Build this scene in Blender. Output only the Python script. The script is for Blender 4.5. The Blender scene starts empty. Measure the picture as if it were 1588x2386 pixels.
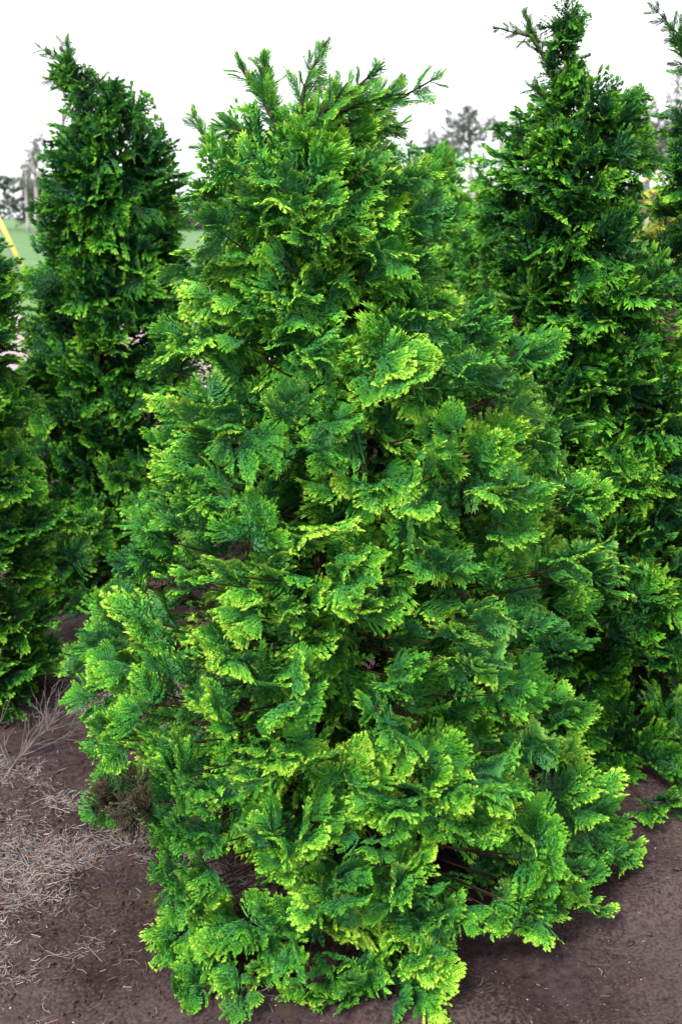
import bpy, math, random
import numpy as np
from mathutils import Matrix, Vector, noise as mnoise

# ------------------------------------------------------------------ camera, world, sun, exposure
sc = bpy.context.scene
COL = sc.collection
F, CX, CY = 2300.0, 794.0, 1193.0          # focal length and centre in photograph pixels
PITCH = math.radians(16.65)
CAM = np.array([0.0, 0.0, 1.6])
cd = bpy.data.cameras.new('camera')
cam = bpy.data.objects.new('camera', cd); COL.objects.link(cam)
cam.location = CAM; cam.rotation_euler = (math.radians(90) - PITCH, 0, 0)
cd.sensor_fit = 'VERTICAL'; cd.sensor_height = 36; cd.lens = 36 * F / 2386
cd.clip_start = 0.02; cd.clip_end = 2000
cd.dof.use_dof = True; cd.dof.focus_distance = 2.15; cd.dof.aperture_fstop = 5.0
sc.camera = cam

SUN_EL, SUN_AZ = math.radians(50), math.radians(212)     # azimuth clockwise from +Y
world = bpy.data.worlds.new('World'); sc.world = world; world.use_nodes = True
nt = world.node_tree; nt.nodes.clear()
def N(tree, kind, **kw):
    n = tree.nodes.new(kind)
    for k, v in kw.items(): setattr(n, k, v)
    return n
wo = N(nt, 'ShaderNodeOutputWorld'); bg = N(nt, 'ShaderNodeBackground')
sky = N(nt, 'ShaderNodeTexSky', sky_type='NISHITA', sun_disc=False, sun_elevation=SUN_EL, sun_rotation=SUN_AZ)
sky.dust_density = 4
geo = N(nt, 'ShaderNodeTexCoord')
mp = N(nt, 'ShaderNodeMapping'); mp.inputs['Scale'].default_value = (1, 1, 4)
nz = N(nt, 'ShaderNodeTexNoise'); nz.inputs['Scale'].default_value = 2.2; nz.inputs['Detail'].default_value = 6
rp = N(nt, 'ShaderNodeValToRGB')
rp.color_ramp.elements[0].position = 0.30; rp.color_ramp.elements[0].color = (0.70, 0.70, 0.70, 1)
rp.color_ramp.elements[1].position = 0.50; rp.color_ramp.elements[1].color = (1, 1, 1, 1)
mx = N(nt, 'ShaderNodeMix', data_type='RGBA')
mx.inputs['B'].default_value = (7.75, 7.85, 8.05, 1)      # thin bright overcast
nt.links.new(geo.outputs['Generated'], mp.inputs['Vector']); nt.links.new(mp.outputs[0], nz.inputs['Vector'])
nt.links.new(nz.outputs['Fac'], rp.inputs['Fac']); nt.links.new(rp.outputs['Color'], mx.inputs['Factor'])
nt.links.new(sky.outputs[0], mx.inputs['A']); nt.links.new(mx.outputs['Result'], bg.inputs['Color'])
bg.inputs['Strength'].default_value = 0.068
nt.links.new(bg.outputs[0], wo.inputs['Surface'])

sl = bpy.data.lights.new('sun', 'SUN'); sl.energy = 1.5; sl.angle = math.radians(11); sl.color = (1, 0.95, 0.86)
so = bpy.data.objects.new('sun', sl); COL.objects.link(so); so.location = (-3, -4, 8)
sdir = Vector((math.sin(SUN_AZ) * math.cos(SUN_EL), math.cos(SUN_AZ) * math.cos(SUN_EL), math.sin(SUN_EL)))
so.rotation_euler = sdir.to_track_quat('Z', 'Y').to_euler()
vs = sc.view_settings
vs.view_transform = 'Standard'; vs.look = 'None'; vs.gamma = 1; vs.use_curve_mapping = False; vs.exposure = 1.95
sc.cycles.max_bounces = 6; sc.cycles.diffuse_bounces = 3; sc.cycles.transmission_bounces = 4
sc.cycles.glossy_bounces = 2; sc.cycles.caustics_reflective = False; sc.cycles.caustics_refractive = False

# ------------------------------------------------------------------ pixel geometry
K = 1588 / 1568.0                            # zoomed view -> photograph pixels
FW = np.array([0, math.cos(PITCH), -math.sin(PITCH)]); UPV = np.array([0, math.sin(PITCH), math.cos(PITCH)])
def ray(x, y):                               # x, y in zoomed-view pixels
    return FW + (x * K - CX) / F * np.array([1.0, 0, 0]) + (CY - y * K) / F * UPV
def at(x, y, Y):
    d = ray(x, y); return CAM + d * (Y / d[1])
def ground(x, y):
    d = ray(x, y); return CAM + d * (-CAM[2] / d[2])

# ------------------------------------------------------------------ object helpers
def tag(o, label=None, cat=None, group=None, kind=None):
    if label: o['label'] = label
    if cat: o['category'] = cat
    if group: o['group'] = group
    if kind: o['kind'] = kind
    return o
def empty(name, loc):
    o = bpy.data.objects.new(name, None); COL.objects.link(o); o.location = loc
    o.empty_display_size = 0.1
    return o
def mesh_np(name, V, T, mat, attrs=None, smooth=False):
    V = np.asarray(V, np.float32); T = np.asarray(T, np.int32)
    me = bpy.data.meshes.new(name)
    me.vertices.add(len(V)); me.vertices.foreach_set('co', V.ravel())
    n = T.shape[1]
    me.loops.add(T.size); me.loops.foreach_set('vertex_index', T.ravel())
    me.polygons.add(len(T)); me.polygons.foreach_set('loop_start', np.arange(0, T.size, n, dtype=np.int32))
    if smooth: me.polygons.foreach_set('use_smooth', np.ones(len(T), bool))
    for k, a in (attrs or {}).items():
        at_ = me.attributes.new(k, 'FLOAT', 'POINT'); at_.data.foreach_set('value', np.asarray(a, np.float32))
    me.materials.append(mat)
    me.update(calc_edges=True)
    return me
def link(name, me, parent=None, loc=None):
    o = bpy.data.objects.new(name, me); COL.objects.link(o)
    if parent is not None: o.parent = parent
    if loc is not None: o.location = loc
    return o
class Tubes:                                 # several tapered tubes as one wooden piece
    def __init__(s): s.V = []; s.T = []; s.n = 0
    def add(s, pts, rad, sides=6):
        pts = np.asarray(pts, float); m = len(pts)
        tg = np.gradient(pts, axis=0); tg /= np.linalg.norm(tg, axis=1)[:, None] + 1e-9
        ref = np.array([0, 0, 1.0]) if abs(tg[0][2]) < 0.8 else np.array([1.0, 0, 0])
        u = np.cross(tg, ref); u /= np.linalg.norm(u, axis=1)[:, None] + 1e-9
        v = np.cross(tg, u)
        a = np.arange(sides) / sides * 2 * math.pi
        R = np.asarray(rad, float)[:, None, None]
        ring = pts[:, None, :] + R * (np.cos(a)[None, :, None] * u[:, None, :] + np.sin(a)[None, :, None] * v[:, None, :])
        s.V.append(ring.reshape(-1, 3)); q = []
        for i in range(m - 1):
            for j in range(sides):
                b = s.n + i * sides; k = (j + 1) % sides
                q.append((b + j, b + sides + j, b + sides + k)); q.append((b + j, b + sides + k, b + k))
        for e, rev in ((s.n, 1), (s.n + (m - 1) * sides, 0)):
            for j in range(1, sides - 1):
                q.append((e, e + j + 1, e + j) if not rev else (e, e + j, e + j + 1))
        s.T += q; s.n += m * sides
    def build(s, name, mat): return mesh_np(name, np.concatenate(s.V), s.T, mat, smooth=True)
def nrm(v): v = np.asarray(v, float); return v / (np.linalg.norm(v) + 1e-12)
def rot(v, k, a):
    k = nrm(k); c, s = math.cos(a), math.sin(a)
    return v * c + np.cross(k, v) * s + k * np.dot(k, v) * (1 - c)
Z = np.array([0, 0, 1.0])

# ------------------------------------------------------------------ materials
def newmat(name):
    m = bpy.data.materials.new(name); m.use_nodes = True
    t = m.node_tree; b = t.nodes['Principled BSDF']; return m, t, b
def ramp(t, pts):
    r = N(t, 'ShaderNodeValToRGB'); e = r.color_ramp.elements
    while len(e) < len(pts): e.new(0.5)
    for i, (p, c) in enumerate(pts): e[i].position = p; e[i].color = (*c, 1)
    return r
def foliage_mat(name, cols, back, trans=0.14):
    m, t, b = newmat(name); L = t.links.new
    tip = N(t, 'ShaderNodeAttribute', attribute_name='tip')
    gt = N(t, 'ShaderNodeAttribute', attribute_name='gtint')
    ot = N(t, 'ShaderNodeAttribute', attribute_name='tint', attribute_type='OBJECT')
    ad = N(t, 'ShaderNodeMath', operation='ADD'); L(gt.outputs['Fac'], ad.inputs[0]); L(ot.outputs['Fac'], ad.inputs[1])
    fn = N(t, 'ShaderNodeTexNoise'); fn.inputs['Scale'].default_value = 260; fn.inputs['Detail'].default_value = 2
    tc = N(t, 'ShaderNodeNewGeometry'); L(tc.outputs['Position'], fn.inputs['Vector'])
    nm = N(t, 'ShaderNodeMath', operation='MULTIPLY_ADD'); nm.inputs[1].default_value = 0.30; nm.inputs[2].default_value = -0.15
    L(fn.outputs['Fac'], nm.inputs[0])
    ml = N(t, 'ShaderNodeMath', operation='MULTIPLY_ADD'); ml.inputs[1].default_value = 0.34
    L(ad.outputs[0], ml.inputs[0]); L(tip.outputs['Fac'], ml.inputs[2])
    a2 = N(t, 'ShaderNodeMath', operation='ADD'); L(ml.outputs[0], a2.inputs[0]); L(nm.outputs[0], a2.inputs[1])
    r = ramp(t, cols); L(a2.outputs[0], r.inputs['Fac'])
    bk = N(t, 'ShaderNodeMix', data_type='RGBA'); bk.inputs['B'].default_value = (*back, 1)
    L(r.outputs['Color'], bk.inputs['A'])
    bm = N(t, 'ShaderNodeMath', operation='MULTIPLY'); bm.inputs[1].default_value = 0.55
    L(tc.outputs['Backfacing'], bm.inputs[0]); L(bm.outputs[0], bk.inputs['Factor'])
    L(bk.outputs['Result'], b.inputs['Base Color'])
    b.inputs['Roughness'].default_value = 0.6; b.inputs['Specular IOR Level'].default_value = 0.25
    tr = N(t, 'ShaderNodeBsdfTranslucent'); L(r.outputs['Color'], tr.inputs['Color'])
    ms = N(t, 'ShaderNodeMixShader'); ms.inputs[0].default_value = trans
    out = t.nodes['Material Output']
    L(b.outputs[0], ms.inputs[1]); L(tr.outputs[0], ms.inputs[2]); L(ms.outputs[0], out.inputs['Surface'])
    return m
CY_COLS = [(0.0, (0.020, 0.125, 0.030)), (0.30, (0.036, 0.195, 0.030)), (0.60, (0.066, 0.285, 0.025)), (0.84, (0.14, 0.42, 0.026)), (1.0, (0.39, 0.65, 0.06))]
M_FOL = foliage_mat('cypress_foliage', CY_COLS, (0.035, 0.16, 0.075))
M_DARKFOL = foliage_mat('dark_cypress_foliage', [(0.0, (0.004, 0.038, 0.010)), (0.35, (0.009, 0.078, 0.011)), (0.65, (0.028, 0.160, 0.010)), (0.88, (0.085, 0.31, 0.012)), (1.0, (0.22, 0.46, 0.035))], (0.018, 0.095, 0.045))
M_GOLD = foliage_mat('golden_foliage', [(0, (0.10, 0.16, 0.01)), (0.5, (0.35, 0.40, 0.03)), (1, (0.75, 0.68, 0.12))], (0.3, 0.3, 0.08))
M_DEAD = foliage_mat('dead_foliage', [(0, (0.016, 0.013, 0.008)), (0.6, (0.045, 0.038, 0.020)), (1, (0.095, 0.085, 0.045))], (0.05, 0.04, 0.025), 0.1)
M_PINE = foliage_mat('far_pine_needles', [(0, (0.10, 0.115, 0.10)), (0.6, (0.15, 0.165, 0.15)), (1, (0.22, 0.23, 0.21))], (0.1, 0.12, 0.1), 0.15)  # haze and glare of distance painted into the needle colour as grey
M_WOOD = foliage_mat('far_wood_leaves', [(0, (0.05, 0.07, 0.055)), (0.6, (0.08, 0.10, 0.08)), (1, (0.13, 0.15, 0.12))], (0.08, 0.10, 0.08), 0.15)  # grey-green leaves, greyed in the colour to stand in for haze
def noisy_mat(name, c1, c2, scale, rough=0.85, bump=0.3, c3=None, stretch=(1, 1, 1)):
    m, t, b = newmat(name); L = t.links.new
    g = N(t, 'ShaderNodeTexCoord'); mpp = N(t, 'ShaderNodeMapping'); mpp.inputs['Scale'].default_value = stretch
    L(g.outputs['Object'], mpp.inputs['Vector'])
    n = N(t, 'ShaderNodeTexNoise'); n.inputs['Scale'].default_value = scale; n.inputs['Detail'].default_value = 8; n.inputs['Roughness'].default_value = 0.65
    L(mpp.outputs[0], n.inputs['Vector'])
    r = ramp(t, [(0.3, c1), (0.7, c2)] if c3 is None else [(0.28, c1), (0.52, c2), (0.75, c3)])
    L(n.outputs['Fac'], r.inputs['Fac']); L(r.outputs['Color'], b.inputs['Base Color'])
    bp = N(t, 'ShaderNodeBump'); bp.inputs['Strength'].default_value = bump; bp.inputs['Distance'].default_value = 0.02
    L(n.outputs['Fac'], bp.inputs['Height']); L(bp.outputs[0], b.inputs['Normal'])
    b.inputs['Roughness'].default_value = rough; b.inputs['Specular IOR Level'].default_value = 0.2
    return m
M_BARK = noisy_mat('red_brown_bark', (0.025, 0.014, 0.010), (0.075, 0.040, 0.028), 30, stretch=(1, 1, 0.2))
M_GREYBARK = noisy_mat('weathered_grey_bark', (0.06, 0.05, 0.055), (0.20, 0.165, 0.165), 30)
M_FARBARK = noisy_mat('far_pine_bark', (0.26, 0.23, 0.25), (0.42, 0.38, 0.39), 3)
M_GRASS = noisy_mat('grass_field', (0.035, 0.095, 0.03), (0.085, 0.17, 0.06), 0.8, c3=(0.15, 0.21, 0.09))
M_PATH = noisy_mat('pink_gravel', (0.20, 0.15, 0.155), (0.30, 0.235, 0.245), 6, c3=(0.36, 0.30, 0.31))
M_YEL = noisy_mat('yellow_plastic', (0.72, 0.60, 0.10), (0.85, 0.75, 0.22), 8, rough=0.5, bump=0.02)
M_STEEL = noisy_mat('galvanised_steel', (0.35, 0.33, 0.36), (0.5, 0.48, 0.5), 8, rough=0.5, bump=0.02)
M_STONE = noisy_mat('pale_stone', (0.30, 0.27, 0.27), (0.50, 0.47, 0.46), 40)

# soil: purple-brown tilled earth with pale crusty patches and moss
M_SOIL, t, b = newmat('tilled_soil'); L = t.links.new
g = N(t, 'ShaderNodeTexCoord')
n1 = N(t, 'ShaderNodeTexNoise'); n1.inputs['Scale'].default_value = 2.3; n1.inputs['Detail'].default_value = 5
n2 = N(t, 'ShaderNodeTexNoise'); n2.inputs['Scale'].default_value = 38; n2.inputs['Detail'].default_value = 9; n2.inputs['Roughness'].default_value = 0.7
n3 = N(t, 'ShaderNodeTexNoise'); n3.inputs['Scale'].default_value = 5.5; n3.inputs['Detail'].default_value = 6
for q in (n1, n2, n3): L(g.outputs['Object'], q.inputs['Vector'])
ra = ramp(t, [(0.35, (0.025, 0.015, 0.015)), (0.65, (0.060, 0.038, 0.044))]); L(n1.outputs['Fac'], ra.inputs['Fac'])
rb = ramp(t, [(0.30, (0.35, 0.33, 0.33)), (0.55, (1, 1, 1)), (0.78, (1.75, 1.65, 1.7))]); L(n2.outputs['Fac'], rb.inputs['Fac'])
mu = N(t, 'ShaderNodeMix', data_type='RGBA', blend_type='MULTIPLY'); mu.inputs['Factor'].default_value = 1
L(ra.outputs['Color'], mu.inputs['A']); L(rb.outputs['Color'], mu.inputs['B'])
rc = ramp(t, [(0.60, (0, 0, 0)), (0.72, (0.5, 0.5, 0.5))]); L(n3.outputs['Fac'], rc.inputs['Fac'])
mo = N(t, 'ShaderNodeMix', data_type='RGBA'); mo.inputs['B'].default_value = (0.075, 0.070, 0.032, 1)
L(rc.outputs['Color'], mo.inputs['Factor']); L(mu.outputs['Result'], mo.inputs['A'])
n4 = N(t, 'ShaderNodeTexNoise'); n4.inputs['Scale'].default_value = 1.7; n4.inputs['Detail'].default_value = 7; L(g.outputs['Object'], n4.inputs['Vector'])
n5 = N(t, 'ShaderNodeTexNoise'); n5.inputs['Scale'].default_value = 120; n5.inputs['Detail'].default_value = 6; L(g.outputs['Object'], n5.inputs['Vector'])
cm = N(t, 'ShaderNodeMath', operation='MULTIPLY'); L(n4.outputs['Fac'], cm.inputs[0]); L(n5.outputs['Fac'], cm.inputs[1])
rd = ramp(t, [(0.22, (0, 0, 0)), (0.36, (0.9, 0.9, 0.9))]); L(cm.outputs[0], rd.inputs['Fac'])
cr_ = N(t, 'ShaderNodeMix', data_type='RGBA'); cr_.inputs['B'].default_value = (0.088, 0.063, 0.062, 1)
L(rd.outputs['Color'], cr_.inputs['Factor']); L(mo.outputs['Result'], cr_.inputs['A'])
L(cr_.outputs['Result'], b.inputs['Base Color']); b.inputs['Roughness'].default_value = 0.95; b.inputs['Specular IOR Level'].default_value = 0.15
bp = N(t, 'ShaderNodeBump'); bp.inputs['Strength'].default_value = 0.7; bp.inputs['Distance'].default_value = 0.012
L(n2.outputs['Fac'], bp.inputs['Height']); L(bp.outputs[0], b.inputs['Normal'])

# ------------------------------------------------------------------ ground
def soil_h(x, y):
    r = math.hypot(x, y - 2.0)
    k = max(0.0, 1 - r / 7.0)
    h = 0.045 * mnoise.fractal(Vector((x * 1.5, y * 1.5, 3.1)), 1.0, 2.0, 3) + 0.022 * mnoise.fractal(Vector((x * 9, y * 9, 7.7)), 1.0, 2.0, 3)
    return k * h
gx = np.concatenate([-np.geomspace(900, 3.2, 26), np.linspace(-3, 3, 190), np.geomspace(3.2, 900, 26)])
gy = np.concatenate([-np.geomspace(300, 0.7, 14), np.linspace(-0.5, 5.5, 190), np.geomspace(5.7, 1500, 34)])
GV = np.zeros((len(gy), len(gx), 3)); GV[..., 0] = gx[None]; GV[..., 1] = gy[:, None]
for i, y in enumerate(gy):
    if -1 < y < 9.2:
        for j, x in enumerate(gx):
            if abs(x) < 7: GV[i, j, 2] = soil_h(x, y)
nx, ny = len(gx), len(gy)
ii, jj = np.meshgrid(np.arange(ny - 1), np.arange(nx - 1), indexing='ij'); b0 = (ii * nx + jj).ravel()
gq = np.stack([b0, b0 + 1, b0 + nx + 1, b0 + nx], 1)
tag(link('ground', mesh_np('ground', GV.reshape(-1, 3), gq, M_SOIL, smooth=True)), kind='structure')

def strip_sheet(name, xs, ya, yb, z, mat):
    V, T = [], []
    for i, x in enumerate(xs): V += [(x, ya(x), z), (x, yb(x), z)]
    for i in range(len(xs) - 1): a = 2 * i; T.append((a, a + 2, a + 3, a + 1))
    return tag(link(name, mesh_np(name, V, T, mat)), kind='structure')
xs = np.linspace(-60, 60, 81)
strip_sheet('gravel_path', xs, lambda x: 9.6 + 0.25 * math.sin(x * 0.7) + 0.05 * x, lambda x: 17.6 + 0.35 * math.sin(x * 0.5 + 1) + 0.05 * x, 0.010, M_PATH)
strip_sheet('grass_field', np.linspace(-700, 700, 61), lambda x: 17.0 + 0.3 * math.sin(x * 0.5 + 1) + (0.05 * x if abs(x) < 60 else 3 * np.sign(x)), lambda x: 900.0, 0.006, M_GRASS)

# ------------------------------------------------------------------ cypress sprays
def make_fan(seed, side_step, let_step, let_len, width, forks):
    rg = random.Random(seed)
    V, T, tip = [], [], []
    lob = [rg.uniform(0, 6.3) for _ in range(3)]; wide = rg.uniform(1.3, 1.6); narrow = rg.uniform(0.14, 0.34)
    def R(th): return 1.0 - narrow * (abs(th) / wide) ** 2 + 0.10 * math.sin(th * 3.5 + lob[0]) + 0.07 * math.sin(th * 7 + lob[1])
    def strip(p, a, ln, w, t0, t1, z0, dz):
        c, s = math.cos(a), math.sin(a); n = len(V); rl = rg.uniform(0.15, 0.75) * w * rg.choice((-1, 1))
        e = rg.uniform(-0.022, 0.022) + dz
        if not forks:
            for q in (-1, 1): V.append((p[0] - s * w * .5 * q, p[1] + c * w * .5 * q, z0 + q * rl))
            V.append((p[0] + c * ln, p[1] + s * ln, z0 + e)); tip.extend((t0, t0, t1)); T.append((n, n + 2, n + 1)); return
        for f, h in ((0.0, 0.30), (0.60, 0.5)):
            for q in (-1, 1):
                V.append((p[0] + c * ln * f - s * w * h * q, p[1] + s * ln * f + c * w * h * q, z0 + e * f * 0.6 + q * rl))
        V.append((p[0] + c * ln, p[1] + s * ln, z0 + e))
        tm = t0 + (t1 - t0) * 0.55
        tip.extend((t0, t0, tm, tm, t1))
        T.extend(((n, n + 2, n + 3), (n, n + 3, n + 1), (n + 2, n + 4, n + 3)))
        if forks and t1 > 0.70:
            for q in (-1, 1):
                n = len(V); a2 = a + q * rg.uniform(0.55, 0.9); f0 = rg.uniform(0.30, 0.6); l2 = ln * rg.uniform(0.40, 0.62)
                x0, y0 = p[0] + c * ln * f0, p[1] + s * ln * f0; c2, s2 = math.cos(a2), math.sin(a2)
                V.append((x0 - c * w * .45, y0 - s * w * .45, z0 + e * .5)); V.append((x0 + c * w * .5, y0 + s * w * .5, z0 + e * .6))
                V.append((x0 + c2 * l2, y0 + s2 * l2, z0 + e + rg.uniform(-.015, .015))); tip.extend((tm, tm, t1))
                T.append((n, n + 1, n + 2) if q > 0 else (n, n + 2, n + 1))
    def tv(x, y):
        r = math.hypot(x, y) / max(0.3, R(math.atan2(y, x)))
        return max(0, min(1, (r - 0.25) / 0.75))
    axes = [((0, 0), 0.0, 1.0, 0.0)]
    t_ = 0.07
    while t_ < 0.93:
        for sd in (-1, 1):
            tt = t_ + (side_step * 0.5 if sd > 0 else 0) + rg.uniform(-.012, .012)
            if tt > 0.95: continue
            be = sd * math.radians(76 - 46 * tt + rg.uniform(-7, 7))
            ln = 0.05
            while ln < 0.95:
                x, y = tt + math.cos(be * 0.85) * ln, math.sin(be * 0.85) * ln
                if math.hypot(x, y) > R(math.atan2(y, x)): break
                ln += 0.03
            axes.append(((tt, 0), be, ln * (rg.uniform(0.84, 1.06) if rg.random() < .75 else rg.uniform(0.55, 0.8)), rg.uniform(-.03, .03)))
        t_ += side_step
    for (p0, a0, ln, h) in axes:
        q = 1 if rg.random() < .5 else -1
        dz = rg.uniform(-.03, .03); br = rg.uniform(-.10, .10)
        strip(p0, a0 * 0.88, ln * 0.9, width * 0.7, tv(*p0) * .6, tv(*p0) * .6 + 0.25, 0, h)
        d = 0.03
        while d < ln:
            fr = d / ln
            aa = a0 * (1 - 0.28 * fr)
            x, y = p0[0] + math.cos(aa) * d, p0[1] + math.sin(aa) * d
            l = let_len * rg.uniform(0.7, 1.3) * (0.8 + 0.35 * (1 - fr))
            v = max(0, tv(x, y) + br)
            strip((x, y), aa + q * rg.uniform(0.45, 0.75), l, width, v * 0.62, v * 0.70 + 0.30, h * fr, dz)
            q = -q; d += let_step * 0.5 * rg.uniform(0.85, 1.15)
        aa = a0 * 0.72; x, y = p0[0] + math.cos(aa) * ln, p0[1] + math.sin(aa) * ln
        for da in (-0.5, 0, 0.5):
            strip((x, y), aa + da, let_len * rg.uniform(.9, 1.3), width, 0.74, 1.0, h, dz)
    V = np.array(V); x, y, z = V.T
    r = np.hypot(x, y); th = np.arctan2(y, x)
    droop, cup = rg.uniform(-0.22, 0.30), rg.uniform(-0.40, 0.60)
    z = z - droop * x * x - cup * y * y
    z = z + r * (0.07 * np.sin(4 * th + seed) + 0.05 * np.sin(8.5 * th + 2.1 * seed)) + 0.035 * np.sin(x * 8 + seed)
    sq = 1 - 0.12 * (droop + abs(cup))
    V = np.stack([x * sq, y * sq * rg.uniform(0.72, 1.05), z], 1)
    return V, np.array(T, np.int32), np.clip(np.array(tip), 0, 1)
HI = [make_fan(s, 0.085, 0.056, 0.098, 0.029, True) for s in range(1, 17)]
HI2 = [make_fan(s, 0.080, 0.046, 0.092, 0.040, False) for s in range(101, 117)]
MID = [make_fan(s, 0.090, 0.056, 0.100, 0.046, False) for s in range(31, 45)]
MID2 = [make_fan(s, 0.12, 0.078, 0.118, 0.060, False) for s in range(131, 145)]
LOW = [make_fan(s, 0.15, 0.100, 0.135, 0.075, False) for s in range(61, 71)]
TINY = [make_fan(s, 0.40, 0.28, 0.34, 0.13, False) for s in range(81, 89)]
LODS = {'hi': HI, 'mid': MID, 'low': LOW, 'hi2': HI2, 'mid2': MID2}        # near, middle, far; the '2' sets are for the joined mass
FAN_MESH = {}
def fan_mesh(lod, i, mat):
    k = (lod, i, mat.name)
    if k not in FAN_MESH:
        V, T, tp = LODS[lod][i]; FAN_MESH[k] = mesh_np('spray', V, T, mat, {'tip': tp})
    return FAN_MESH[k]

def basis(A, Nn):
    A = nrm(A); z = Nn - np.dot(Nn, A) * A; z = nrm(z); y = np.cross(z, A)
    return np.stack([A, y, z], 1)

def clump(P, A, Nn, R, nf, rg):
    """a plume of fan sprays at a branch end: (position, axis, normal, size)"""
    A = nrm(A); Nn = nrm(Nn - np.dot(Nn, A) * A); S = np.cross(Nn, A)
    out = []
    for i in range(nf):                       # overlapping like tiles, all pointing outward
        lat = (i + 0.5) / nf * 2 - 1 + rg.uniform(-.2, .2); s = rg.random()
        yaw = lat * 0.95 + rg.gauss(0, 0.18)
        ax = rot(A, Nn, yaw); ax = rot(ax, np.cross(Nn, ax), rg.gauss(-0.12, 0.24))
        nn = rot(Nn, ax, lat * 0.40 + rg.gauss(0, 0.34))
        pos = P - A * R * (0.35 + 0.75 * s) + S * R * 0.50 * lat + Nn * R * (rg.uniform(-0.5, 0.15) + 0.35 * s)
        out.append((pos, ax, nn, R * (rg.uniform(0.85, 1.30) if rg.random() < .7 else rg.uniform(0.5, 0.8))))
    return out

def make_tree(name, label, group, prof, Y0, trunk_x, n_rand, R0, lod, n_ind, seed, front=(), shoots=(), mat=M_FOL, nf=8, fill=200, depthk=0.9, dmax=0.65, front_only=False, cat='tree', dead=0.02, tintbias=0.0, hollows=(), dead_front=()):
    rg = random.Random(seed)
    prof = sorted(prof)
    zz, xl, xr = [], [], []
    for (y, a, b_) in prof:
        pl, pr = at(a, y, Y0), at(b_, y, Y0)
        zz.append(pl[2]); xl.append(pl[0]); xr.append(pr[0])
    zz, xl, xr = map(np.array, (zz[::-1], xl[::-1], xr[::-1]))
    ztop = zz[-1]
    base = np.array([at(trunk_x, 1100, Y0)[0], Y0, 0.0]); 
    def prf(z):
        a, b_ = np.interp(z, zz, xl), np.interp(z, zz, xr); w = max(0.03, (b_ - a) / 2 - (0.06 if lod == 'hi' else 0.30) * R0)
        return (a + b_) / 2, w, min(w * depthk, dmax)
    def axis(z):
        k = max(0, min(1, z / ztop)); xc = prf(z)[0]
        return np.array([base[0] * (1 - k) + xc * k, Y0, z])
    clumps = []; ctint = []; ftint = {}; deadset = set()                              # P, A, N, R
    def radial(P):
        xc, w, d = prf(P[2]); u = np.array([(P[0] - xc) / max(w, .02), (P[1] - Y0) / max(d, .02), 0])
        return nrm(u + 1e-6)
    def add(P, R, A=None, n=None):
        u = radial(P)
        if A is None:
            az = rg.gauss(0, 0.55); el = rg.uniform(-0.12, 0.80)
            A = rot(u, Z, az); A = nrm(A * math.cos(el) + Z * math.sin(el))
        up = nrm(Z + 0.45 * u); nn = rot(nrm(up - np.dot(up, A) * A), A, rg.gauss(0, 0.5))
        clumps.append((P, A, nn, R, n or nf)); ctint.append(rg.gauss(0, 0.30))
    for (x, y, r, *dr) in front:
        d = ray(x, y); hit = None
        for Yt in np.arange(Y0 - dmax - 0.05, Y0 + 0.01, 0.01):
            Q = CAM + d * (Yt / d[1])
            if Q[2] < 0.03: hit = Q; break
            xc, w, dd = prf(Q[2])
            if ((Q[0] - xc) / w) ** 2 + ((Yt - Y0) / dd) ** 2 < 1: hit = Q; break
        if hit is None: hit = CAM + d * (Y0 / d[1])
        R = r * K / F * np.linalg.norm(hit - CAM) * 0.98
        A = None
        if dr:
            a = math.radians(dr[0]); tw = nrm(CAM - hit)
            A = nrm(np.array([math.cos(a), 0, math.sin(a) * (1 if math.sin(a) > 0 else 0.35)]) + 0.65 * tw + np.array([0, 0, 0.28]))
            A = nrm(A + 0.15 * np.array([rg.gauss(0, 1), rg.gauss(0, 1), rg.gauss(0, 1)]))
        add(hit + nrm(CAM - hit) * rg.uniform(-0.02, 0.05), R, A, 6 if hit[2] > ztop * 0.8 else None)
    zs = np.linspace(max(0.02, zz[0]), ztop, 200); wt = np.array([prf(z)[1] + 0.03 for z in zs]); wt /= wt.sum()
    cs = np.cumsum(wt); n_done = 0; tries = 0
    while n_done < n_rand and tries < n_rand * 30:
        tries += 1
        z = float(np.interp(rg.random(), cs, zs)); ph = rg.uniform(0, 2 * math.pi)
        if front_only and math.sin(ph) > 0.45: continue
        xc, w, d = prf(z); k = rg.uniform(0.82, 1.0)
        P = np.array([xc + w * k * math.cos(ph), Y0 + d * k * math.sin(ph), max(0.04, z)])
        R = R0 * rg.uniform(0.75, 1.25) * min(1.0, 0.30 + 0.70 * w / 0.25)
        v = P - CAM; px = CX + F * v[0] / np.dot(v, FW)
        if px < -220 or px > 1588 + 220: continue
        if front and lod == 'hi' and z > ztop * 0.84: continue
        if any(np.sum((P - c[0]) ** 2) < ((1.30 if front and P[1] < Y0 else 0.80) * R) ** 2 for c in clumps): continue
        add(P, R); n_done += 1
    root = empty(name, base); tag(root, label, cat, group)
    # wood: trunk and limbs
    tb = Tubes(); m = 14; th = [axis(ztop * 0.97 * i / (m - 1)) for i in range(m)]
    th[0][2] = -0.05
    tb.add([p - base for p in th], [0.038 * (1 - 0.88 * i / (m - 1)) * (ztop / 2) for i in range(m)], 8)
    for (P, A, nn, R, n) in clumps:
        a = axis(max(0.06, P[2] - 0.30 * np.linalg.norm((P - axis(P[2]))[:2]) - 0.02)); a[0:2] += [rg.uniform(-.01, .01) for _ in range(2)]
        tipp = P - A * R * 0.3; midp = (a + tipp) / 2 + np.array([rg.uniform(-.02, .02), rg.uniform(-.02, .02), -0.03])
        q = [(1 - s) ** 2 * a + 2 * s * (1 - s) * midp + s * s * tipp - base for s in np.linspace(0, 1, 6)]
        tb.add(q, [0.0048 * (1 - 0.75 * s) for s in np.linspace(0, 1, 6)], 5)
    # leading shoots: list of pixel polylines
    fans = []
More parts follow.
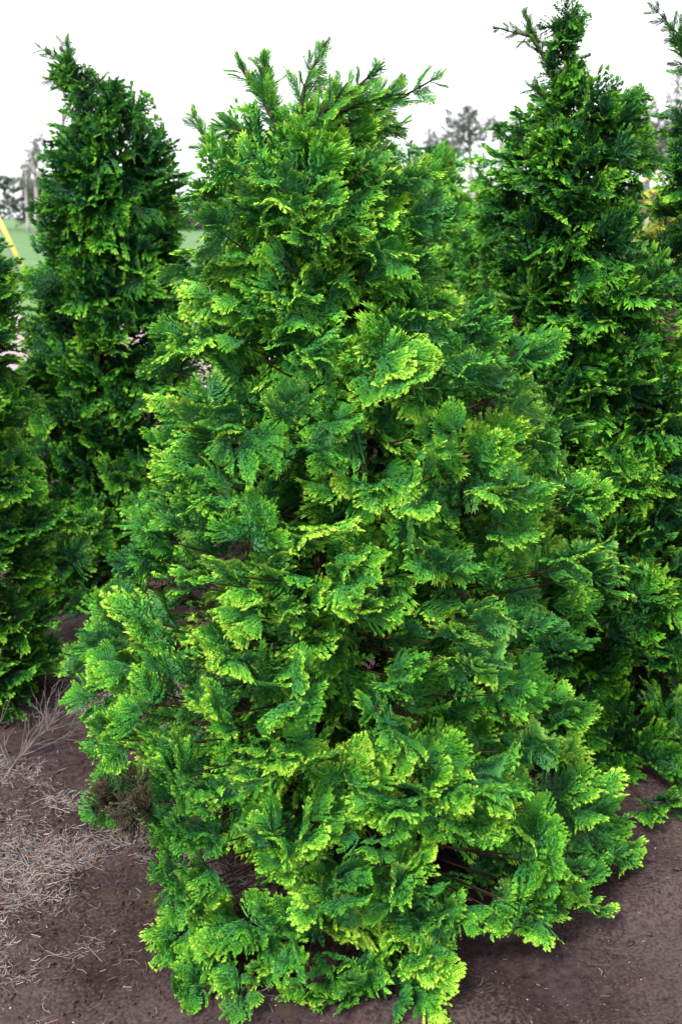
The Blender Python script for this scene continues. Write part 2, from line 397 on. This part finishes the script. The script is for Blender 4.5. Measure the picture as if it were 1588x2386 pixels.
    for (pts, yo, r) in shoots:
        W = [at(x, y, Y0 + yo) for (x, y) in pts]; W = np.array(W); n = 9
        tt = np.linspace(0, len(W) - 1, n); C_ = np.stack([np.interp(tt, np.arange(len(W)), W[:, i]) for i in range(3)], 1)
        tb.add(C_ - base, np.linspace(0.006, 0.0015, n), 5)
        rr = r * K / F * Y0 * 1.12
        vw = nrm(CAM - C_[4])
        for i in range(0, n):
            A = nrm(C_[min(i + 1, n - 1)] - C_[max(0, i - 1)]); k = 1 - 0.5 * i / (n - 1)
            k = k if i > 2 else 0.6
            for sd in ((-1, 1, -0.3) if i > 1 else (-1, 1)):
                ax = rot(A, vw, sd * rg.uniform(0.25, 0.85)); ax = nrm(ax + 0.24 * np.array([0, rg.gauss(0, 1), rg.gauss(0, 1)]))
                fans.append((C_[i] - A * rr * 0.55, ax, nrm(vw * .5 + Z * .6 + 0.5 * np.array([rg.gauss(0, 1), rg.gauss(0, 1), rg.gauss(0, 1)])), (rr * 1.6 * k * rg.uniform(.6, 1.25), rr * 0.85 * k), lod))
    for ci, (P, A, nn, R, n) in enumerate(clumps):
        back = P[1] > Y0 + 0.12
        for (p, ax, n2, s) in clump(P, A, nn, R, n - 2 if back else n, rg):
            fans.append((p, ax, n2, s, 'low' if back else lod)); ftint[id(fans[-1][1])] = ctint[ci]
            if ci in dead_front: deadset.add(id(fans[-1][1]))
    n_out = len(fans)
    wf = wt + 0.8 * wt.mean(); cf = np.cumsum(wf / wf.sum())
    for _ in range(fill):
        z = float(np.interp(rg.random(), cf, zs)); ph = rg.uniform(0, 2 * math.pi); xc, w, d = prf(z); k = rg.uniform(0.02, 0.54) ** 0.7
        P = np.array([xc + w * k * math.cos(ph), Y0 + d * k * math.sin(ph), max(0.04, z)]); u = radial(P)
        A = nrm(u * .7 + np.array([rg.gauss(0, .7), rg.gauss(0, .7), rg.gauss(0.1, .7)]))
        fans.append((P, A, nrm(Z * .5 + u * .9 + np.array([rg.gauss(0, .6), rg.gauss(0, .6), rg.gauss(0, .6)])), R0 * rg.uniform(1.1, 1.7) * min(1.0, 0.3 + 0.7 * w / 0.2), 'mid2' if lod == 'hi' and k > 0.45 else 'low'))
    # open hollows between the boughs
    def hollow(f):
        c = f[0] + f[1] * (f[3][0] if isinstance(f[3], tuple) else f[3]) * 0.55
        if c[1] > Y0 - 0.17: return False
        v = c - CAM; d_ = np.dot(v, FW); px = (CX + F * v[0] / d_) / K; py = (CY - F * np.dot(v, UPV) / d_) / K
        return any((px - hx) ** 2 + (py - hy) ** 2 < hr * hr for (hx, hy, hr) in hollows)
    # keep every spray above the soil
    F2 = []; keep = []
    for (p, ax, n2, s, ld) in fans:
        s0 = s[0] if isinstance(s, tuple) else s; ax0 = ax
        tipz = p[2] + ax[2] * s0
        if tipz < 0.01: ax = nrm(np.array([ax[0], ax[1], max(ax[2], (0.01 - p[2]) / s0)]))
        if p[2] < 0.02: p = np.array([p[0], p[1], 0.02 + rg.uniform(0, .02)])
        if ax is not ax0:
            ftint[id(ax)] = ftint.get(id(ax0), 0)
            if id(ax0) in deadset: deadset.add(id(ax))
        keep.append(ax0); F2.append((p, ax, n2, s, ld))
    n_out = sum(1 for f in F2[:n_out] if not hollow(f))
    fans = [f for f in F2 if not hollow(f)]
    def score(f):
        p, ax, n2, s, ld = f; s = s[0] if isinstance(s, tuple) else s; c = p + ax * s * 0.5
        xc, w, d = prf(c[2]); e = math.hypot((c[0] - xc) / max(w, .03), (c[1] - Y0) / max(d, .03))
        v = c - CAM; px = CX + F * v[0] / np.dot(v, FW); py = CY - F * np.dot(v, UPV) / np.dot(v, FW)
        if id(ax) in deadset or px < -20 or px > 1608 or py < -20: return -9
        return (Y0 - c[1]) / max(0.1, d) + 0.5 * e + 3 * s / R0 * 0.3
    order = sorted(range(len(fans)), key=lambda i: -score(fans[i]))
    ind = set(i for i in order[:n_ind] if score(fans[i]) > -5)
    VV, TT, TP, GT, nv = [], [], [], [], 0
    DV, DT, DP, dn = [], [], [], 0
    for i, (p, ax, n2, s, ld) in enumerate(fans):
        if i not in ind: ld = {'hi': 'hi2', 'mid': 'mid2'}.get(ld, ld)
        lst = LODS[ld]; k = rg.randrange(len(lst)); B = basis(ax, n2); sv = np.array([s[0], s[1], s[1]]) if isinstance(s, tuple) else np.array([s, s, s]); tint = rg.gauss(-0.10 + tintbias, 0.22) + ftint.get(id(ax), 0)
        if i in ind:
            o = link('spray', fan_mesh(ld, k, mat), root)
            M = Matrix.Identity(4)
            for r_ in range(3):
                for c_ in range(3): M[r_][c_] = B[r_, c_] * sv[c_]
                M[r_][3] = p[r_] - base[r_]
            o.matrix_local = M; o['tint'] = tint
            continue
        V, T, tp = lst[k]; W = (V * sv) @ B.T + (p - base)
        if id(ax) in deadset or i >= n_out and p[2] < ztop * 0.65 and rg.random() < dead * 3:
            DV.append(W); DT.append(T + dn); DP.append(tp); dn += len(V)
        else:
            VV.append(W); TT.append(T + nv); TP.append(tp); GT.append(np.full(len(V), tint)); nv += len(V)
    link('trunk', tb.build('trunk', M_BARK), root)
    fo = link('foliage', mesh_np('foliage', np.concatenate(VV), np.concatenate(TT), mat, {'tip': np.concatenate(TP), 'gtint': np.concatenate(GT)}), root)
    fo['kind'] = 'stuff'
    if DV:
        do = link('dead_foliage', mesh_np('dead_foliage', np.concatenate(DV), np.concatenate(DT), M_DEAD, {'tip': np.concatenate(DP)}), root); do['kind'] = 'stuff'
        do['label'] = 'dry brown inner sprigs'
    print(name, 'clumps', len(clumps), 'fans', len(fans), 'ind', len(ind), 'tris', sum(map(len, TT)), 'top', round(ztop, 2))
    return root

# ---- the large cypress
MAIN_PROF = [(270, 720, 840), (310, 640, 870), (345, 510, 885), (400, 430, 940), (450, 420, 950), (500, 420, 1020), (560, 420, 1020), (650, 420, 1000),
             (720, 400, 1160), (800, 355, 1250), (900, 365, 1215), (1000, 380, 1300), (1100, 380, 1380), (1200, 300, 1375), (1300, 285, 1400),
             (1400, 215, 1360), (1500, 180, 1330), (1600, 175, 1355), (1700, 195, 1375), (1800, 265, 1385), (1900, 345, 1440), (1948, 345, 1420)]
MAIN_FRONT = [(560, 365, 60, 150), (860, 370, 70, 20), (985, 395, 55, 15), (450, 440, 65, 170), (700, 470, 65, -80), (900, 420, 70), (760, 430, 55), (620, 420, 55),
    (470, 520, 65, 190), (740, 530, 60), (1000, 510, 75, 20), (440, 610, 60, 180), (630, 600, 80, 200), (880, 580, 65), (990, 590, 65, 10), (870, 655, 62, -60),
    (650, 690, 70), (470, 690, 75, 190), (400, 790, 85, 180), (1130, 740, 95, 20), (740, 800, 75), (1215, 800, 80, 0), (950, 840, 85, -20), (1090, 840, 75),
    (560, 800, 70), (430, 930, 85, 165), (700, 930, 75, 50), (820, 965, 62, -10), (1170, 900, 70, 10), (590, 1030, 80, -60), (760, 1040, 65, -30), (410, 1080, 75, 165),
    (1150, 1000, 85), (1270, 1000, 75, 30), (1350, 1110, 75, 10), (980, 1080, 92, 50), (850, 1140, 80), (480, 1140, 85, 200), (330, 1220, 80, 170), (590, 1180, 80, 80),
    (1200, 1130, 85), (720, 1240, 88, -70), (530, 1320, 88, 185), (820, 1310, 80, -60), (1370, 1290, 80, -30), (1030, 1290, 75), (710, 1400, 62, -85), (870, 1400, 75, -50),
    (1120, 1430, 92, -20), (300, 1370, 70, 100), (340, 1460, 90, 150), (210, 1470, 60, 160), (1260, 1430, 72, 30), (1070, 1520, 75, -90), (600, 1540, 85, -80), (490, 1500, 70),
    (200, 1600, 65, 190), (310, 1600, 75), (500, 1650, 88, -100), (700, 1590, 80, -60), (930, 1560, 70, -30), (900, 1650, 85, -90), (1190, 1600, 80, -10), (1330, 1620, 78, 0),
    (240, 1690, 65, 190), (390, 1770, 80, 150), (630, 1750, 85, -100), (800, 1760, 78, 90), (1040, 1750, 90, 10), (1140, 1800, 80, 0), (1250, 1720, 80, -20), (1370, 1800, 72, -20),
    (480, 1830, 70), (600, 1920, 78, 200), (740, 1910, 80, -20), (900, 1860, 75), (1080, 1900, 78, -70), (1280, 1920, 78), (1410, 1900, 85, 0), (400, 1890, 55, 150),
    (960, 1980, 75, 40), (830, 2020, 80, -70), (1230, 1990, 78, -80), (1360, 2010, 58, -60), (380, 2000, 65, 170), (500, 2050, 68), (630, 2110, 80, 80), (820, 2120, 78, -40),
    (960, 2120, 75, -20), (1160, 2110, 75, -100), (1370, 2080, 48, -50), (375, 2140, 58, 180), (440, 2180, 68), (640, 2240, 85, -80), (860, 2230, 85, -60), (1010, 2180, 60, -10),
    (1010, 2260, 62, -40), (510, 2240, 62), (760, 2240, 62, -90), (680, 2300, 55, -100), (860, 2305, 60, -90), (560, 1690, 60), (1000, 960, 60), (1300, 1480, 60), (260, 1400, 60, 140), (385, 1520, 66, 120), (165, 1530, 52, 180), (470, 1960, 50), (420, 2060, 52, 160),
    (310, 1180, 62, 170), (300, 1270, 62, 190), (390, 1190, 62, 160), (365, 1010, 62, 170), (355, 840, 60, 180), (1270, 790, 58, 10), (1375, 1140, 55, 0), (1390, 1310, 55, -20), (1310, 975, 52, 20), (420, 1330, 60, 200), (420, 2250, 58, 170), (560, 2160, 65), (720, 2170, 65), (900, 2170, 65), (560, 2290, 52), (960, 2295, 55, 0), (780, 2320, 48), (700, 2050, 62), (920, 2060, 62), (1040, 2110, 55, 0), (480, 2130, 58), (860, 1950, 60), (660, 1990, 55),
    (1400, 1965, 58, 0), (1300, 2060, 58, 0), (1180, 2075, 62, -60), (1100, 2070, 55), (1440, 1950, 48, 0), (1230, 2100, 50, -60), (620, 1290, 60), (930, 1240, 60), (240, 1550, 58), (430, 1580, 55), (330, 1700, 58, 180), (540, 1420, 60),
    (370, 1340, 46, 230), (440, 1420, 44, 200), (300, 1850, 56, 190), (240, 1820, 44, 170)]      # the last four are dry brown boughs
MAIN_HOLLOWS = [(690, 590, 42), (895, 1005, 76), (650, 1110, 60), (560, 800, 36), (870, 1500, 62), (1000, 1485, 45), (770, 1680, 58), (400, 1610, 50), (915, 1290, 45), (1110, 2010, 72), (1080, 1950, 50),
    (560, 2020, 58), (560, 1690, 40), (1180, 1500, 42), (1010, 1340, 35), (1260, 1270, 45), (830, 730, 50), (620, 780, 50), (560, 470, 35), (760, 600, 40), (480, 1250, 35), (640, 1470, 35), (1100, 940, 35), (700, 2180, 35), (1320, 1540, 30), (1180, 1860, 35)]
MAIN_SHOOTS = [([(640, 300), (600, 220), (545, 145)], 0.0, 42), ([(640, 300), (615, 200), (600, 118)], 0.05, 40), ([(690, 290), (700, 200), (750, 95)], -0.02, 42),
    ([(740, 300), (800, 220), (885, 142)], 0.03, 44), ([(740, 310), (860, 260), (1015, 172)], -0.05, 48), ([(760, 320), (850, 290), (940, 295)], 0.02, 50),
    ([(560, 400), (480, 340), (440, 250)], 0.0, 34), ([(620, 330), (560, 300), (490, 290)], 0.02, 44), ([(780, 260), (850, 230), (930, 215)], -0.06, 46), ([(700, 300), (770, 230), (800, 190)], -0.1, 46),
    ([(930, 420), (1000, 390), (1045, 368)], 0, 46), ([(960, 540), (1020, 500), (1075, 485)], -.02, 50)]
make_tree('cypress_tree', 'large bright green cypress with cupped fan sprays standing alone in front of the rows', 'cypress trees planted in the nursery field',
          MAIN_PROF, 2.30, 760, 110, 0.075, 'hi', 290, 11, MAIN_FRONT, MAIN_SHOOTS, nf=9, fill=1800, depthk=0.95, dmax=0.60, tintbias=0.16, hollows=MAIN_HOLLOWS, dead_front=range(len(MAIN_FRONT) - 4, len(MAIN_FRONT)))

G = 'cypress trees planted in the nursery field'
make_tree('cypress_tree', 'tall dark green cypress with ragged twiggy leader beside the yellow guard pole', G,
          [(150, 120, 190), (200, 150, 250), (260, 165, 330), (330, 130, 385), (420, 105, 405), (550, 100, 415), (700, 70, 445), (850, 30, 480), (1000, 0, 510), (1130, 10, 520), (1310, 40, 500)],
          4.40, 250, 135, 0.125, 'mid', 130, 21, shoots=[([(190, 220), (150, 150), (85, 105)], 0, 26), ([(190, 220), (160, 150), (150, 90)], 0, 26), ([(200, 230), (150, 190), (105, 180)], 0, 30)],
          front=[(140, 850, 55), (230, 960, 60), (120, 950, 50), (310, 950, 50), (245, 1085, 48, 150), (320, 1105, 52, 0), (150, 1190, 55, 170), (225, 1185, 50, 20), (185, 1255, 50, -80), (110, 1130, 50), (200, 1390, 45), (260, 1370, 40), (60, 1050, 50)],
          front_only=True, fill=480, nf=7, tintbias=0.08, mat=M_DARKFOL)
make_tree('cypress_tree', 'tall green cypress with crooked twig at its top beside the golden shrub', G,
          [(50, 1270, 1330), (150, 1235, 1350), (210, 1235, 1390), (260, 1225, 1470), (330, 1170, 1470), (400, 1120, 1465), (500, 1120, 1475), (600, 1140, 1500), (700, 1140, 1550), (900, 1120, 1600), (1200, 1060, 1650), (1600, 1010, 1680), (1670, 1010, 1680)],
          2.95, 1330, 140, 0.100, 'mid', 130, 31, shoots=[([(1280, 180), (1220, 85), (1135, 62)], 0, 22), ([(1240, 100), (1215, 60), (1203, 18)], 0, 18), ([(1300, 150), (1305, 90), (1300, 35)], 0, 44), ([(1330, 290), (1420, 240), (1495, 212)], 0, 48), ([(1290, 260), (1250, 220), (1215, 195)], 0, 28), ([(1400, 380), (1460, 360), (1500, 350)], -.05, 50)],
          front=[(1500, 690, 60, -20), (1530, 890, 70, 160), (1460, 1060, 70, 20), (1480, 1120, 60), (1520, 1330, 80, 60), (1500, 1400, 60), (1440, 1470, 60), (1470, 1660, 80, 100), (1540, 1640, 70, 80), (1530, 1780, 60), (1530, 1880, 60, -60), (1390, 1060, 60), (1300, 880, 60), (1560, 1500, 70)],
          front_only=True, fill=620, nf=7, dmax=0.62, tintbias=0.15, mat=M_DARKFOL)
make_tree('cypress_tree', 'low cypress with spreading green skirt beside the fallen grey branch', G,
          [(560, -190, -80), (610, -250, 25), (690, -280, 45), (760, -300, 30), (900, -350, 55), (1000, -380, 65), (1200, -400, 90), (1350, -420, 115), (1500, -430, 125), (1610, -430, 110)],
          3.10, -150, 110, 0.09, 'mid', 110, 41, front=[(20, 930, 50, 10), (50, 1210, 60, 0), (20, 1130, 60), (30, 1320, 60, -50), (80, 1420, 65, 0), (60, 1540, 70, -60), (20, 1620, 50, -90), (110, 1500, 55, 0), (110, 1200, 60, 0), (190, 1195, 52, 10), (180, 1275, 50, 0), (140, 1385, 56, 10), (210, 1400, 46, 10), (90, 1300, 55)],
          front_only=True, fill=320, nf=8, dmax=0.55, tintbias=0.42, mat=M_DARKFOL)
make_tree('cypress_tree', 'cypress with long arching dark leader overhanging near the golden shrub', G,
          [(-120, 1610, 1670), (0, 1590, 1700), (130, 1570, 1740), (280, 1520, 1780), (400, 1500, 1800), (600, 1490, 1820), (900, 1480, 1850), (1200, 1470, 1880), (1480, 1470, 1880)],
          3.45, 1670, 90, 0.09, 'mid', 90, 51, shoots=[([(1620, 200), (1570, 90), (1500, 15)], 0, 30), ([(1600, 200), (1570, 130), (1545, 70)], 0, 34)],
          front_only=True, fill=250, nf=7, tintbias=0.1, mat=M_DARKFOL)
make_tree('cypress_tree', 'small round topped cypress glimpsed behind the large cypress beside bare pine trunks', G,
          [(330, 890, 935), (365, 870, 1040), (410, 860, 1075), (460, 850, 1100), (530, 840, 1095), (700, 830, 1110), (900, 820, 1120), (1150, 820, 1120)],
          5.60, 970, 90, 0.12, 'low', 60, 61, front_only=True, fill=100, nf=7, tintbias=0.1)
make_tree('cypress_tree', 'short cypress low in the gap between the large and the crooked topped cypress', G,
          [(535, 1050, 1110), (580, 1000, 1140), (640, 990, 1170), (720, 980, 1180), (900, 960, 1200), (1200, 950, 1210)],
          5.00, 1080, 70, 0.12, 'low', 60, 71, front_only=True, fill=80, nf=7, tintbias=0.1)
make_tree('cypress_tree', 'pale green cypress peeping out behind the crooked topped cypress above the gap', G,
          [(265, 1180, 1235), (320, 1085, 1270), (400, 1070, 1300), (500, 1085, 1300), (700, 1080, 1310), (1230, 1110, 1310)],
          4.80, 1200, 60, 0.12, 'low', 50, 81, front_only=True, fill=80, nf=7, tintbias=0.15)
make_tree('golden_shrub', 'golden yellow shrub showing between two green cypresses', None,
          [(395, 1500, 1540), (430, 1470, 1570), (500, 1470, 1575), (600, 1460, 1580), (1180, 1460, 1580)],
          5.00, 1520, 50, 0.12, 'low', 50, 91, mat=M_GOLD, front_only=True, fill=50, nf=7, cat='shrub', dead=0)

# ------------------------------------------------------------------ far trees
def far_pine(label, x, ytop, Yd, blobs, lean=0, seed=0, rad=0.2, ybare=None, group='tall bare trunked pines on the horizon'):
    rg = random.Random(seed); gb = at(x, 500, Yd); base = np.array([gb[0], Yd, 0.0]); top = at(x + lean, ytop, Yd)
    root = empty('pine_tree', base); tag(root, label, 'tree', group)
    tb = Tubes(); n = 9
    P = [base + (top - base) * s + np.array([0.25 * math.sin(s * 5 + seed) * s, 0, 0]) for s in np.linspace(0, 1, n)]
    P[0] = P[0] - np.array([0, 0, .2])
    tb.add([p - base for p in P], [rad * (1 - 0.8 * s) for s in np.linspace(0, 1, n)], 8)
    VV, TT, TP, GT, nv = [], [], [], [], 0
    for (bx, by, br) in blobs:
        c = at(bx, by, Yd + rg.uniform(-1, 1)); R = br * K / F * Yd
        k = max(0, min(1, (c[2] - R * .8) / top[2])); s = base + (top - base) * k
        tb.add([s - base, (s + c) / 2 - base + np.array([0, 0, .15]), c - base], [rad * .35, rad * .2, rad * .08], 5)
        for _ in range(int(16 + br * 1.2)):
            d = nrm(np.array([rg.gauss(0, 1), rg.gauss(0, 1), rg.gauss(0, .8)])); p = c + d * R * rg.random() ** .5
            e = p - base; tb.add([c - base, e], [rad * .06, rad * .02], 3)
            V, T, tp = TINY[rg.randrange(len(TINY))]; B = basis(nrm(d + Z * .3), nrm(np.array([rg.gauss(0, 1), rg.gauss(0, 1), rg.gauss(0, 1)])))
            VV.append((V * R * rg.uniform(.25, .5)) @ B.T + e); TT.append(T + nv); TP.append(tp); nv += len(V)
    link('trunk', tb.build('trunk', M_FARBARK), root)
    cr = link('crown', mesh_np('crown', np.concatenate(VV), np.concatenate(TT), M_PINE, {'tip': np.concatenate(TP)}), root)
    return root
far_pine('slender tall pine with tufted top above the wood beside the thin grey pole', 82, 315, 100, [(84, 325, 16), (76, 360, 18), (88, 370, 18), (70, 385, 15), (92, 410, 16), (84, 345, 12)], seed=1, rad=.28)
far_pine('thinner shorter pine with sparse top against the dark wood', 62, 375, 105, [(62, 385, 14), (58, 405, 14), (68, 425, 14), (72, 400, 10)], seed=2, rad=.24)
far_pine('pine with open spreading crown and pale bare trunk behind the small round cypress', 1100, 255, 105, [(1060, 275, 26), (1085, 270, 24), (1040, 310, 24), (1010, 330, 22), (1060, 330, 24), (1120, 290, 22), (1000, 355, 20), (1030, 350, 22), (1095, 320, 20), (1075, 300, 22), (1140, 300, 14)], lean=-30, seed=3, rad=.34)
far_pine('dark stubby topped pine close beside the open crowned pine', 985, 300, 110, [(985, 308, 12), (980, 340, 14), (990, 360, 16), (985, 325, 10)], seed=4, rad=.2)
far_pine('thin grey pine between the open crowned pine and the crooked topped cypress', 1150, 280, 115, [(1150, 290, 12), (1145, 320, 14), (1155, 350, 16), (1140, 380, 16), (1165, 330, 12)], seed=5, rad=.22)
far_pine('thin pine close beside the crooked topped cypress', 1188, 265, 118, [(1188, 275, 12), (1183, 300, 12), (1192, 320, 14)], seed=6, rad=.2)
far_pine('dark grown pine half hidden by the crooked topped cypress', 1490, 245, 95, [(1490, 262, 26), (1475, 300, 32), (1510, 290, 30), (1500, 340, 36), (1525, 370, 36), (1475, 360, 34), (1540, 330, 26), (1500, 390, 34)], seed=7, rad=.3)
far_pine('grey pine beside the arching cypress leader', 1556, 175, 100, [(1556, 190, 18), (1548, 230, 20), (1562, 260, 22), (1550, 290, 22)], seed=8, rad=.25)

# the distant wood: one mass of small crowns along the horizon
rg = random.Random(5); VV, TT, TP, nv = [], [], [], 0
for i in range(300):
    x = rg.uniform(-120, 120); Y = rg.uniform(118, 150)
    hh = 4.2 + 1.6 * math.sin(x * 0.13 + 1) + rg.uniform(-.8, .8)
    if -24 < x < 14: hh *= 0.72
    for _ in range(6):
        p = np.array([x + rg.gauss(0, 1.2), Y + rg.gauss(0, 1), rg.uniform(0.1, 1) * hh]); d = nrm(np.array([rg.gauss(0, 1), rg.gauss(0, 1), abs(rg.gauss(0, 1))]))
        V, T, tp = TINY[rg.randrange(len(TINY))]; B = basis(d, nrm(np.array([rg.gauss(0, 1), -1 + rg.gauss(0, 1), rg.gauss(0, 1)])))
        VV.append((V * rg.uniform(1.4, 2.4)) @ B.T + p); TT.append(T + nv); TP.append(tp); nv += len(V)
V = np.concatenate(VV); V[:, 2] = np.maximum(V[:, 2], 0.0)
tag(link('distant_wood', mesh_np('distant_wood', V, np.concatenate(TT), M_WOOD, {'tip': np.concatenate(TP)})), 'grey green wood along the far edge of the field', 'wood', kind='stuff')

# ------------------------------------------------------------------ guard pole, utility pole
gb = at(75, 662, 25.0); gb[2] = 0; gt = at(-60, 392, 25.0)
root = empty('guy_wire_guard', gb); tag(root, 'yellow slanting guy wire guard standing on the grass beyond the cypress row', 'guard pole')
for nm, off, rr, mt, k in (('guard', 0.0, 0.055, M_YEL, 1.0), ('wire', -0.14, 0.03, M_STEEL, 1.25)):
    tb = Tubes(); tb.add([np.array([off, 0, -.1]) , (gt - gb) * 0.5 * k + [off, 0, 0], (gt - gb) * k + [off, 0, 0]], [rr, rr, rr], 10); link(nm, tb.build(nm, mt), root)
tb = Tubes(); tb.add([np.array([-.07, 0, -.1]), np.array([-.1, 0, .18])], [.07, .05], 8); link('anchor', tb.build('anchor', M_STEEL), root)
pb = at(146, 600, 45.0); pb[2] = 0; pt = at(146, 250, 45.0)
root = empty('utility_pole', pb); tag(root, 'thin grey pole rising into the sky behind the tall dark cypress', 'pole')
tb = Tubes(); tb.add([np.array([0, 0, -.2]), (pt - pb) * .5, pt - pb], [.11, .09, .08], 8); link('shaft', tb.build('shaft', M_GREYBARK), root)
tb = Tubes(); tb.add([pt - pb + [0, 0, -.05], pt - pb + [0, 0, .12]], [.035, .03], 8); link('cap', tb.build('cap', M_STEEL), root)

# ------------------------------------------------------------------ things on the soil
def fallen(label, pts, seed, r0=0.008, nb=7, spread=0.8, lk=0.45):
    rg = random.Random(seed); W = np.array([ground(x, y) for (x, y) in pts]); base = W[0].copy(); base[2] = soil_h(base[0], base[1])
    root = empty('fallen_branch', base); tag(root, label, 'branch')
    C_ = np.stack([np.interp(np.linspace(0, len(W) - 1, 12), np.arange(len(W)), W[:, i]) for i in range(3)], 1)
    for c in C_: c[2] = soil_h(c[0], c[1]) + r0 * 0.8
    C_[:, 2] += np.linspace(0, 0.05, 12)
    tb = Tubes(); tb.add(C_ - base, np.linspace(r0, r0 * .35, 12), 6); link('stem', tb.build('stem', M_GREYBARK), root)
    tot = np.linalg.norm(C_[-1] - C_[0])
    for i in range(nb):
        tb = Tubes(); j = rg.randrange(2, 11); A = nrm(C_[j] - C_[j - 1]); sd = rg.choice((-1, 1))
        def tw(p, a, ln, r, dep):
            q = [p.copy()]
            for s in range(5):
                a = nrm(a + np.array([rg.gauss(0, .18), rg.gauss(0, .18), rg.gauss(0.02, .12)])); q.append(q[-1] + a * ln / 5)
            for k in q: k[2] = max(k[2], soil_h(k[0], k[1]) + .002)
            tb.add(np.array(q) - base, np.linspace(r, r * .35, 6), 5)
            if dep:
                for _ in range(3): tw(q[rg.randrange(1, 5)], nrm(rot(a, Z, rg.choice((-1, 1)) * rg.uniform(.4, .9)) + [0, 0, rg.uniform(0, .4)]), ln * .6, r * .6, dep - 1)
        tw(C_[j], nrm(rot(A, Z, sd * rg.uniform(.4, spread)) + [0, 0, rg.uniform(0.1, .5)]), tot * lk * rg.uniform(.6, 1.1), r0 * .5, 1)
        link('twig', tb.build('twig', M_GREYBARK), root)
fallen('grey dead branch with many twigs lying on dark soil under the low cypress', [(5, 1800), (70, 1740), (160, 1690)], 3, 0.0042, 13, 1.0, .6)
fallen('thin bent dead twig lying at the foot of the large cypress', [(545, 2330), (575, 2312), (625, 2318)], 8, 0.004, 2, .8, .35)

# litter: uncountable pale twig bits and dry scales on the soil
M_LIT, t, b = newmat('dry_litter'); L = t.links.new
ga = N(t, 'ShaderNodeAttribute', attribute_name='tip')
r = ramp(t, [(0, (0.04, 0.029, 0.030)), (0.35, (0.095, 0.075, 0.075)), (0.7, (0.19, 0.165, 0.165)), (0.93, (0.36, 0.33, 0.33)), (1.0, (0.20, 0.09, 0.05))]); L(ga.outputs['Fac'], r.inputs['Fac'])
L(r.outputs['Color'], b.inputs['Base Color']); b.inputs['Roughness'].default_value = 0.9
rg = random.Random(77); V, T, TP = [], [], []
def bit(x, y, ln, w, col):
    a = rg.uniform(0, 2 * math.pi); c = rg.uniform(-2.0, 2.0); n = len(V); px, py = x, y; lift = rg.uniform(.002, .012); ti = rg.uniform(-.25, .25)
    for s in range(3):
        z = soil_h(px, py) + lift + ti * ln * (s - 1) / 2
        V.append((px - math.sin(a) * w, py + math.cos(a) * w, z)); V.append((px, py, z + w * 1.3)); V.append((px + math.sin(a) * w, py - math.cos(a) * w, z))
        TP.extend((col, col, col)); a += c / 2; px += math.cos(a) * ln / 2; py += math.sin(a) * ln / 2
    for s in range(2):
        m = n + 3 * s
        for o in (0, 1): T.append((m + o, m + 3 + o, m + 4 + o)); T.append((m + o, m + 4 + o, m + 1 + o))
cnt = 0
while cnt < 34000:
    x, y = rg.uniform(-1.5, 1.4), rg.uniform(1.15, 3.3)
    dens = mnoise.fractal(Vector((x * 3.4, y * 3.4, 1.3)), 1, 2, 4) * 1.5 + (0.30 if x < -0.25 else -0.55) - (0.25 if y > 2.3 else 0)
    if rg.random() > max(0.012, dens): continue
    cnt += 1
    big = x < -0.12
    bit(x, y, (rg.uniform(.005, .026) if rg.random() < .95 else rg.uniform(.03, .08)) * (1 if big else .35), rg.uniform(.0003, .0009), min(1, max(0, rg.gauss(.64, .24))) if rg.random() < .99 or not big else 1)
tag(link('litter', mesh_np('litter', V, T, M_LIT, {'tip': TP})), 'pale dry twig litter scattered on the soil', 'litter', kind='stuff')
# pebbles and clods
V, T, nvv = [], [], 0
ico = np.array([(0, 0, 1), (.9, 0, .2), (.28, .85, .2), (-.72, .53, .2), (-.72, -.53, .2), (.28, -.85, .2), (0, 0, -.6)]); icoT = np.array([(0, 1, 2), (0, 2, 3), (0, 3, 4), (0, 4, 5), (0, 5, 1), (6, 2, 1), (6, 3, 2), (6, 4, 3), (6, 5, 4), (6, 1, 5)])
V2, T2, n2_ = [], [], 0
for i in range(12000):
    x, y = rg.uniform(-1.6, 1.6), rg.uniform(1.15, 3.6); pale = rg.random() < .03
    s = rg.uniform(.0015, .004) if pale else rg.uniform(.002, .007) * (2 if rg.random() < .06 else 1)
    B = np.array([[rg.gauss(0, .25) for _ in range(3)] for _ in range(3)]) + np.diag([1, rg.uniform(.6, 1), .6])
    W = (ico * s) @ B + np.array([x, y, soil_h(x, y) + s * .15])
    if pale: V.append(W); T.append(icoT + nvv); nvv += 7
    else: V2.append(W); T2.append(icoT + n2_); n2_ += 7
tag(link('pebbles', mesh_np('pebbles', np.concatenate(V), np.concatenate(T), M_STONE)), 'tiny pale pebbles scattered over the soil', 'pebbles', kind='stuff')
tag(link('soil_clods', mesh_np('soil_clods', np.concatenate(V2), np.concatenate(T2), M_SOIL)), 'small brown clods crumbled over the soil', 'soil', kind='stuff')
